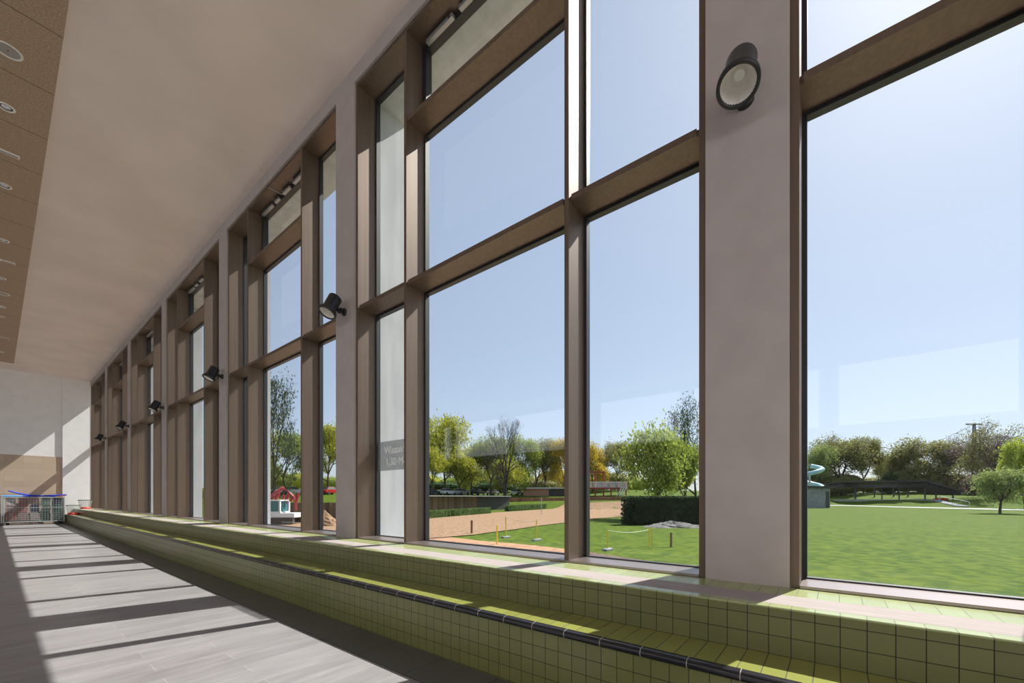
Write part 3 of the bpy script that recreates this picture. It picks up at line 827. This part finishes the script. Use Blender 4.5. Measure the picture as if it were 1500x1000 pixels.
far = [(390,'g','left of the digger tree'),(440,'yg','right of the digger tree'),(490,'g','behind the second pier'),(560,'ol','behind the narrow sign pane'),(615,'yg','at the left edge of the middle pane'),(668,'g','behind the shed cars'),(705,'ol','behind the shed, left of the bare tree'),(748,'yg','right of the bare tree'),(775,'g','left behind the brick hut'),(815,'y','right behind the brick hut'),
       (875,'ol','left behind the red balcony'),(925,'g','right behind the red balcony'),(985,'ol','behind the tall dark hedge'),(1235,'ol','under the wide olive tree'),(1290,'ol','left behind the pavilion roof'),(1325,'ol','behind the pavilion middle'),(1370,'yg','behind the pavilion ramp'),(1415,'pu','left behind the lone lawn tree'),(1462,'dk','straight behind the lone lawn tree'),(1508,'ol','at the right edge of the photo')]
for i, (u, lf, wh) in enumerate(far): bush(u, 138+7*(i % 3), 684+6*(i % 3), 76, lf, {'g':'distant green','yg':'distant yellow green','ol':'distant olive','y':'distant golden','dk':'distant dark','pu':'distant mauve'}[lf]+' thicket '+wh)
# ---- buildings
WOODP = mat('weathered timber', (.2,.11,.07,1), .85); noisy(WOODP, (.10,.055,.035,1), (.27,.16,.10,1), 1.2, 6, stretch=(1.5,1.5,.05))
DKPLY = mat('dark panels', (.05,.045,.045,1), .6); GREYC = mat('grey concrete', (.28,.29,.30,1), .8); noisy(GREYC, (.22,.23,.24,1), (.33,.34,.35,1), 1.5)
ROOFG = mat('grey metal roof edge', (.45,.46,.47,1), .4, .3); RUST = mat('rust brown boards', (.3,.13,.06,1), .85); noisy(RUST, (.22,.09,.045,1), (.38,.18,.09,1), 2, 5, stretch=(1,1,.2))
BRICK = mat('orange brick', (.42,.22,.14,1), .85); noisy(BRICK, (.35,.18,.11,1), (.48,.26,.17,1), 5)
STEELR = mat('crimson painted steel', srgb(150,45,55), .45); WHITEP = mat('white paint', (.75,.75,.76,1), .5)
DARKST = mat('dark blue steel', (.035,.04,.055,1), .45); SLATE = mat('dark slats', (.04,.037,.04,1), .7)
def wallbox(m, A, B, z0, z1, t):
    A = Vector(A); B = Vector(B); d = (B-A).normalized(); n = Vector((-d.y, d.x))*t
    P_ = [A, B, B+n, A+n]; m.add([(p.x,p.y,z) for z in (z0,z1) for p in P_], [(0,3,2,1),(4,5,6,7),(0,1,5,4),(1,2,6,5),(2,3,7,6),(3,0,4,7)])
# timber shed
A = cam2w(560, 52); B = cam2w(700, 72); B2 = cam2w(746, 79)
r = empty('timber_shed', (0,0,0)); tag(r, 'long low timber shed with thin flat roof behind the low hedge', 'shed')
m = MB(); wallbox(m, A, B, G0-.1, 1.45, 3.0); m.build('timber_wall', WOODP, r)
m = MB(); wallbox(m, B, B2, G0-.1, 1.45, 3.0); m.build('dark_wall', DKPLY, r)
m = MB(); a_ = cam2w(552, 51); b_ = cam2w(749, 79.2); wallbox(m, a_, b_, 1.46, 1.58, 3.6); m.build('roof', ROOFG, r)
A0 = Vector(A); B0 = Vector(B)
dn0 = (B0-A0).normalized(); nrm = Vector((dn0.y, -dn0.x))
for i in range(1, 16):
    m = MB(); p = A0.lerp(B0, i/16) + nrm*.03; wallbox(m, p, p+dn0*.08, G0-.1, 1.44, .02)
    m.build('batten', DKPLY, r)
# brown fence behind field
def fence(ua, da, ub, db, zt, mt, label, nm='board_fence'):
    r = empty(nm, (0,0,0)); tag(r, label, 'fence')
    A, B = Vector(cam2w(ua, da)), Vector(cam2w(ub, db)); n = max(2, int((B-A).length/2.5))
    zb = min(hgt(*A), hgt(*B))-.2
    m = MB(); wallbox(m, A, B, zb, zt, .08); m.build('boards', mt, r)
    for i in range(n+1):
        p = A.lerp(B, i/n); m = MB(); m.box(p.x-.07, p.y-.07, zb, p.x+.07, p.y+.07, zt+.06); m.build('post', mt, r)
fence(747, 86, 840, 89, 1.25, RUST, 'brown board fence behind the low hedge and brick hut front')
fence(372, 44, 520, 46, .72, WOODP, 'brown board fence behind the digger in the far bays')
fence(858, 88, 921, 85, 1.45, RUST, 'rust coloured board fence below the red steel balcony')
# brick hut
def hut():
    r = empty('brick_hut', (0,0,0)); tag(r, 'small orange brick hut with flat grey roof beyond the brown fence', 'building')
    d = 96; m = MB(); wallbox(m, cam2w(767,d), cam2w(804,d), -.2, 3.3, 4); m.build('brick_wall', BRICK, r)
    m = MB(); wallbox(m, cam2w(804,d+.4), cam2w(845,d+.4), -.2, 3.2, 4); m.build('bay_shade', DKPLY, r)  # solid dark box stands in for the shade inside the open bay
    m = MB(); wallbox(m, cam2w(765,d-.6), cam2w(848,d-.6), 3.32, 3.62, 5); m.build('roof', ROOFG, r)
hut()
# crimson steel balcony
def balcony():
    r = empty('steel_balcony', (0,0,0)); tag(r, 'crimson steel balcony frame with white railing above the rust fence', 'balcony')
    d = 92; xs = [862, 872, 884, 895, 906, 917]
    for u in xs:
        X, Y = cam2w(u, d); m = MB(); m.box(X-.12, Y-.12, .3, X+.12, Y+.12, 7.0 if u <= 884 else 5.0); m.build('column', STEELR, r)
    m = MB(); wallbox(m, cam2w(860,d-.3), cam2w(919,d-.3), 3.2, 3.5, 3); m.build('deck', STEELR, r)
    m = MB(); wallbox(m, cam2w(860,d-.2), cam2w(886,d-.2), 6.8, 7.1, .3); m.build('top_beam', STEELR, r)
    m = MB()
    for i in range(30):
        p = Vector(cam2w(861,d-.4)).lerp(Vector(cam2w(918,d-.4)), i/29); m.box(p.x-.04, p.y-.04, 3.5, p.x+.04, p.y+.04, 4.7)
    wallbox(m, cam2w(861,d-.4), cam2w(918,d-.4), 4.65, 4.8, .08); m.build('railing', WHITEP, r)
    for j in range(3):
        a = Vector(cam2w(903+j*3.5, d-.8)); b = Vector(cam2w(911+j*3.5, d-.8)); m = MB(); m.tube([(a.x,a.y,1.4),(b.x,b.y,3.6)], .1, 6); m.build('stair_stringer', WHITEP, r)
balcony()
# grey kiosk and blue slide
def kiosk():
    r = empty('grey_kiosk', (0,0,0)); tag(r, 'grey concrete kiosk with dark flat roof beside the right pier', 'building')
    A, B = Vector(cam2w(1150, 86)), Vector(cam2w(1216, 89))
    m = MB(); wallbox(m, A, B, G0-.1, 3.25, 5); m.build('wall', GREYC, r)
    m = MB(); wallbox(m, cam2w(1147,85.3), cam2w(1224,88.6), 3.27, 3.75, 6); m.build('roof', SLATE, r)
    m = MB(); p = A.lerp(B, .9); q = A.lerp(B, .98); n_ = Vector(((B-A).normalized().y, -(B-A).normalized().x))*.04
    wallbox(m, p+n_, q+n_, G0, 2.6, .03); m.build('door', DKPLY, r)
kiosk()
SLB = mat('pale blue fibreglass', (.35,.55,.62,1), .3)
r = empty('water_slide', (*cam2w(1186, 104), hgt(*cam2w(1186,104)))); tag(r, 'pale blue curling water slide behind the grey kiosk', 'slide')
m = MB(); m.tube([(2.6*math.cos(t*.5), 2.6*math.sin(t*.5), 1.4+t*.36) for t in range(0, 26)], .55, 10); m.build('chute', SLB, r)
m = MB(); m.tube([(0,0,-.5),(0,0,9)], .2, 10); m.build('mast', ROOFG, r)
# pavilion
def pavilion():
    r = empty('open_pavilion', (0,0,0)); tag(r, 'long open pavilion with dark slatted roof on slim posts across the lawn', 'pavilion')
    dd_ = lambda u: lerpT(DB, u) + 9
    zz_ = lambda v, u: CZ + (YH-v)*dd_(u)/F
    us = [(1253,0,1),(1281,5,0),(1292,0,0),(1309,6,0),(1317,0,0),(1330,6,0),(1355,0,0),(1371,0,0),(1396,0,0)]
    for u, e, big in us:
        d = dd_(u) + e; X, Y = cam2w(u, d); z = hgt(X, Y); w = .26 if big else .15
        m = MB(); m.box(X-w, Y-w, z-.2, X+w, Y+w, zz_(711 if u < 1360 else 715, u)); m.build('post', DARKST, r)
    back = Vector((SN, CS))*9
    def slab(ua, va, ub, vb, t, name, mt):
        A, B = Vector(cam2w(ua, dd_(ua)-2)), Vector(cam2w(ub, dd_(ub)-2)); za, zb = zz_(va, ua), zz_(vb, ub)
        P_ = [(A.x,A.y,za-t),(B.x,B.y,zb-t),(B.x+back.x,B.y+back.y,zb-t-.5),(A.x+back.x,A.y+back.y,za-t-.5),(A.x,A.y,za),(B.x,B.y,zb),(B.x+back.x,B.y+back.y,zb-.5),(A.x+back.x,A.y+back.y,za-.5)]
        m = MB(); m.add(P_, [(0,3,2,1),(4,5,6,7),(0,1,5,4),(1,2,6,5),(2,3,7,6),(3,0,4,7)]); m.build(name, mt, r)
        m = MB(); wallbox(m, A + back.normalized()*-.06, B + back.normalized()*-.06, 0, 0, .05)
    slab(1236, 705, 1356, 703, .45, 'roof', SLATE)
    slab(1356.3, 703, 1412, 719, .4, 'roof', SLATE)
    for j in range(22):
        u = 1237 + j*8.1; v = 705.3 + (j-15)*2.2 if j >= 15 else 707; p = Vector(cam2w(u, dd_(u)-1.9)); z1 = zz_(v+1.2, u); z0 = zz_(v+7, u); q = p + back*.95
        m = MB(); a, b = (p.x-.1, p.x+.1), (q.x-.1, q.x+.1)
        m.add([(a[0],p.y,z0),(a[1],p.y,z0),(b[1],q.y,z0+.2),(b[0],q.y,z0+.2),(a[0],p.y,z1-.1),(a[1],p.y,z1-.1),(b[1],q.y,z1-.7),(b[0],q.y,z1-.7)], [(0,3,2,1),(4,5,6,7),(0,1,5,4),(1,2,6,5),(2,3,7,6),(3,0,4,7)])
        m.build('roof_rib', SLATE, r)
    d = 103
    m = MB(); A2, B3 = Vector(cam2w(1222, dd_(1222)-3.5)), Vector(cam2w(1378, dd_(1378)-3.5)); wallbox(m, A2, B3, -.3, .72, .5); m.build('plinth', PATHM, r)
    m = MB(); a, b = Vector(cam2w(1376, dd_(1376)-3.5)), Vector(cam2w(1420, dd_(1420)-9)); n_ = Vector((SN, CS))*3
    for k in range(1): m.add([(a.x,a.y,.6),(b.x,b.y,-.75),(b.x+n_.x,b.y+n_.y,-.75),(a.x+n_.x,a.y+n_.y,.6),(a.x,a.y,.3),(b.x,b.y,-1.1),(b.x+n_.x,b.y+n_.y,-1.1),(a.x+n_.x,a.y+n_.y,.3)], [(0,1,2,3),(4,7,6,5),(0,4,5,1),(1,5,6,2),(2,6,7,3),(3,7,4,0)])
    m.build('ramp', GREYC, r)
    m = MB(); m.tube([(a.x,a.y,1.6),(b.x,b.y,.25)], .06, 6)
    m.tube([(a.x,a.y,.5),(a.x,a.y,1.6)], .05, 6); m.tube([(b.x,b.y,-1),(b.x,b.y,.25)], .05, 6); m.build('handrail', WHITEP, r)
pavilion()
leafy_volume('flower_bed', [(*cam2w(1378, 105.5), hgt(*cam2w(1378,105.5))+.1, 2.0, .9, .55, -TH, 'e')], mat('red blossom', srgb(200,60,40), .8), 700, .12, 'low bed of red blossom beneath the right end of the pavilion', 'flowers')
# power poles and line
def pole(u, vt, d, label):
    X, Y, z = onground(u, d); H = (YH-vt)*d/F + CZ
    r = empty('power_pole', (X, Y, z)); tag(r, label, 'power pole', 'power poles')
    m = MB(); h = H - z
    for sx in (-.5,.5):
        for sy in (-.5,.5): m.tube([(sx*1.6, sy*1.6, -.5), (sx*.6, sy*.6, h)], .24, 5)
    for k in range(12):
        z0 = h*k/12; z1 = h*(k+1)/12; w0 = 1.6-1.0*k/12; w1 = 1.6-1.0*(k+1)/12
        m.tube([(-.5*w0, -.5*w0, z0), (.5*w1, -.5*w1, z1)], .08, 4); m.tube([(.5*w0, .5*w0, z0), (-.5*w1, .5*w1, z1)], .08, 4)
    m.build('mast', DARKST, r)
    m = MB(); c, s = CS, -SN; m.tube([(-4*c, -4*s, h), (4*c, 4*s, h)], .32, 5); m.build('cross_arm', DARKST, r)
    return Vector((X, Y, z+h))
p1 = pole(1288, 655, 260, 'small distant power pole in the gap above the pavilion')
p2 = pole(1427, 621, 200, 'taller distant power pole above the right hand trees')
m = MB(); m.tube([p1.lerp(p2, i/12) - Vector((0,0,5*math.sin(PI*i/12))) for i in range(13)], .09, 4); tag(m.build('power_cable', DARKST), 'thin power cable sagging between the two distant poles', 'cable')

# ---- construction corner seen through the second bay
def digger():
    X, Y, z, d = at(409, 768); r = empty('excavator', (X, Y, z), -TH + .0); tag(r, 'small digger with white cab frame and crimson arms beyond the gravel', 'excavator')
    s = 1.0
    m = MB(); m.box(-1.5, -.9, .12, 1.6, -.5, .6); m.build('track', DKPLY, r)
    m = MB(); m.box(-1.5, .5, .12, 1.6, .9, .6); m.build('track', DKPLY, r)
    m = MB(); m.box(-1.0, -.8, .6, 1.7, .8, 1.0); bevel(m.build('body', WHITEP, r), .05)
    m = MB()
    for x in (-.7,.45):
        for y in (-.7,.7): m.box(x-.06, y-.06, 1.0, x+.06, y+.06, 2.0)
    m.box(-.8,-.8,2.0,.55,.8,2.1); m.box(-.76,-.76,1.0,.51,.76,1.12); cabf = m.build('cab_frame', WHITEP, r)
    m = MB(); m.box(-.64,-.69,1.12,.39,.69,2.0); m.build('window', mat('teal glass', (.05,.16,.18,1), .1), cabf)
    m = MB()
    m.tube([(-1.2,.3,1.0),(-1.0,.2,2.3),(.2,.2,3.1),(1.2,.2,2.4),(1.3,.2,1.2)], [.15,.17,.17,.14,.1], 8)
    m.build('boom', STEELR, r)
    m = MB()
    for k in range(7): m.tube([(-1.4+.42*k,.4,1.6+.18*(k%3)),(-1.1+.42*k,.45,2.7-.2*(k%2))], .12, 6)
    m.build('lattice', STEELR, r)
digger()
RUBBLE = mat('grey rubble', (.1,.095,.09,1), .9); noisy(RUBBLE, (.05,.048,.045,1), (.17,.16,.155,1), 5, 6, bump=.5, bdist=.05)
def heap(u, v, w, h, label, mt):
    X, Y, z, d = at(u, v); m = MB(); N = 26; K = 10; vs = []; fs = []; rnd = random.Random(9)
    for i in range(K+1):
        for k in range(N):
            a = 2*PI*k/N; q = i/K; rr = w*q*(1+.2*math.sin(3*a)+rnd.uniform(-.08,.08)); vs.append((rr*math.cos(a), rr*math.sin(a), h*(1-q)**.8+rnd.uniform(-.06,.06)*(1 if i < K else 0)-.05))
    for i in range(K):
        for k in range(N): fs.append((i*N+k, (i+1)*N+k, (i+1)*N+(k+1)%N, i*N+(k+1)%N))
    m.add(vs, fs, False); o = m.build('soil_heap', mt); o.location = (X, Y, z); tag(o, label, 'heap', kind=None)
heap(475, 770, 1.3, 1.35, 'pale heap of soil seen through the narrow pane left of the second pier', PATHM if False else GRAVEL)
heap(985, 771, 2.2, .5, 'low grey heap of rubble in front of the tall dark hedge', RUBBLE)

# ---- cars behind the shed
def make_car():
    r = empty('parked_car')
    body = [(-2.1,.35),(-2.15,.75),(-1.95,.9),(-1.5,.95),(1.2,.95),(1.95,.85),(2.15,.6),(2.1,.3)]
    cab = [(-1.75,.94),(-1.25,1.42),(.35,1.45),(1.05,.94)]
    def ext(p, w0, w1, name, mt):
        n = len(p); zt = max(q[1] for q in p); zb = min(q[1] for q in p)
        wd = lambda z: w0 + (w1-w0)*(z-zb)/(zt-zb)
        m = MB(); m.add([(a,-wd(b),b) for a,b in p]+[(a,wd(b),b) for a,b in p], [tuple(range(n)), tuple(range(2*n-1,n-1,-1))]+[(i,n+i,n+(i+1)%n,(i+1)%n) for i in range(n)])
        return bevel(m.build(name, mt, r), .05, 2)
    ext(body, .88, .84, 'body', WHITEP); ext(cab, .82, .62, 'windows', DKPLY)
    m = MB(); m.box(-1.2,-.6,1.42,.3,.6,1.48); bevel(m.build('roof', WHITEP, r), .03)
    for x in (-1.35, 1.35):
        for y in (-.8,.8):
            m = MB(); m.tube([(x,y-.1,.33),(x,y+.1,.33)], .33, 16); m.build('wheel', DARKRUB, r)
    return r
car0 = make_car()
cp = {'white': WHITEP, 'silver': mat('silver paint', (.45,.47,.5,1), .3, .5), 'red': mat('red paint', srgb(160,30,30), .3), 'dark blue': mat('blue paint', (.03,.05,.12,1), .3), 'black': mat('black paint', (.02,.02,.02,1), .3)}
cars = [(404,'silver','silver car parked farthest left, above the digger'),(428,'white','white car parked just right of the digger'),(472,'white','white car seen in the narrow pane left of second pier'),(484,'red','red car seen in the narrow pane left of second pier'),
        (632,'dark blue','dark blue car parked leftmost behind the shed in the middle pane'),(656,'white','white car parked behind the shed roof, under the tallest tree'),(676,'silver','silver car parked behind the shed, right of the white one'),(700,'black','black car parked behind the shed near its middle'),(722,'silver','silver car parked near the dark end of the shed'),(757,'white','white car parked between the shed and the brick hut')]
for i, (u, c, lb) in enumerate(cars):
    o = car0 if i == 0 else copy_tree(car0)
    dd = lerpT(DB, u) + 19
    X, Y, z = onground(u, dd); o.location = (X, Y, z); o.rotation_euler = (0, 0, -TH + random.uniform(.9, 1.3))
    for ch in o.children:
        if ch.name.startswith(('body','roof')): ch.material_slots[0].link = 'OBJECT'; ch.material_slots[0].material = cp[c]
    tag(o, lb, 'car', 'cars parked behind the shed')

# ---- small posts and ropes on the grass
YELP = mat('yellow post paint', srgb(215,190,60), .5); STAKE = mat('wood stake', (.2,.11,.06,1), .9); PALEP = mat('pale wood', (.55,.48,.3,1), .8)
def post(u, vb, vt, mt, w, label, foot=False, nm='marker_post'):
    X, Y, z, d = at(u, vb); H = (vb-vt)*d/F
    r = empty(nm, (X, Y, z)); tag(r, label, 'post', 'posts on the grass')
    m = MB(); m.tube([(0,0,-.1),(0,0,H)], w, 8); m.build('shaft', mt, r)
    if foot: m = MB(); m.box(-.32,-.12,0,.32,.12,.09); bevel(m.build('foot', GREYC, r), .02)
    return Vector((X, Y, z+H*.95))
post(691, 782, 762, STAKE, .07, 'dark wooden stake standing in the gravel')
post(728, 799, 769, YELP, .035, 'bright yellow post nearest the middle window')
a = post(741, 788, 757, YELP, .03, 'pale yellow fence post with concrete foot, right of the bright yellow one', True)
b = post(786, 792, 762, YELP, .03, 'pale yellow fence post with foot nearest the bronze mullion', True)
c = post(793, 754, 728, ROOFG, .04, 'thin grey post at the far edge of the gravel')
d1 = post(890, 806, 775, YELP, .03, 'yellow post with foot right of the bronze mullion', True)
e1 = post(951, 800, 774, YELP, .03, 'yellow post, left one of the close pair before the hedge')
e2 = post(955, 803, 774, YELP, .03, 'yellow post, right one of the close pair before the hedge')
f1 = post(983, 801, 780, STAKE, .05, 'short dark stake right of the close pair of posts')
def rope(a, b, label):
    m = MB(); m.tube([a.lerp(b, i/8) - Vector((0,0,.12*math.sin(PI*i/8))) for i in range(9)], .007, 4); tag(m.build('rope', WIRE), label, 'rope', 'ropes between the posts')
rope(a, b, 'thin rope strung between the two pale yellow footed posts')
rope(d1, e1, 'thin rope strung from the footed post to the close pair')

# ================================================================== light
SKY = .134; FILL = 75; SUN = 9.5
sun_dir = Vector((1, -.2576, 1.2)).normalized()     # towards the sun
sd = D.lights.new('sun', 'SUN'); sd.energy = SUN; sd.angle = math.radians(.53); sd.color = (1, .95, .88)
so = D.objects.new('sun', sd); C.objects.link(so); so.rotation_euler = sun_dir.to_track_quat('Z', 'Y').to_euler(); so.location = (30, -8, 40)
w = D.worlds.new('world'); bpy.context.scene.world = w; w.use_nodes = True
nt = w.node_tree; bg = nt.nodes['Background']
sky = nt.nodes.new('ShaderNodeTexSky'); sky.sky_type = 'NISHITA'; sky.sun_disc = False
sky.sun_elevation = math.asin(sun_dir.z); sky.sun_rotation = math.atan2(sun_dir.x, sun_dir.y)
sky.altitude = 50; sky.air_density = 1.0; sky.dust_density = 1.0; sky.ozone_density = 1.2
hs = nt.nodes.new('ShaderNodeHueSaturation'); hs.inputs['Saturation'].default_value = .8
nt.links.new(sky.outputs[0], hs.inputs['Color'])
mixn = nt.nodes.new('ShaderNodeMix'); mixn.data_type = 'RGBA'; mixn.inputs['Factor'].default_value = .5
mixn.inputs['B'].default_value = (4.5, 5.4, 7.0, 1)      # even spring haze over the clear sky
nt.links.new(hs.outputs[0], mixn.inputs['A']); nt.links.new(mixn.outputs['Result'], bg.inputs[0])
bg.inputs[1].default_value = SKY
# added fill lamps in front of the high openings of the opposite wall
for k in range(7):
    al = D.lights.new('opposite_fill_light', 'AREA'); al.shape = 'RECTANGLE'; al.size = 5.3; al.size_y = 2.6; al.energy = FILL; al.color = (1, .96, .93)
    ao = D.objects.new('opposite_fill_light', al); C.objects.link(ao); ao.location = (XL+.1, YN+6*k+3.2, 5.75); ao.rotation_euler = (PI/2, 0, -PI/2)
# added fill lamps before the solid wall behind the camera, no window there
for k in range(3):
    al = D.lights.new('near_wall_fill_light', 'AREA'); al.shape = 'RECTANGLE'; al.size = 5.0; al.size_y = 5.0; al.energy = 330; al.color = (1, .95, .91)
    ao = D.objects.new('near_wall_fill_light', al); C.objects.link(ao); ao.location = (-13+5.4*k, YN+.1, 4.2); ao.rotation_euler = (PI/2, 0, PI)
sc = bpy.context.scene
sc.view_settings.view_transform = 'Standard'; sc.view_settings.look = 'None'; sc.view_settings.exposure = 0; sc.view_settings.gamma = 1
sc.view_settings.use_curve_mapping = False
sc.cycles.max_bounces = 10; sc.cycles.diffuse_bounces = 6; sc.cycles.transparent_max_bounces = 24
sc.cycles.sample_clamp_indirect = 8
for o in list(D.objects):
    if '_w' in o: del o['_w']
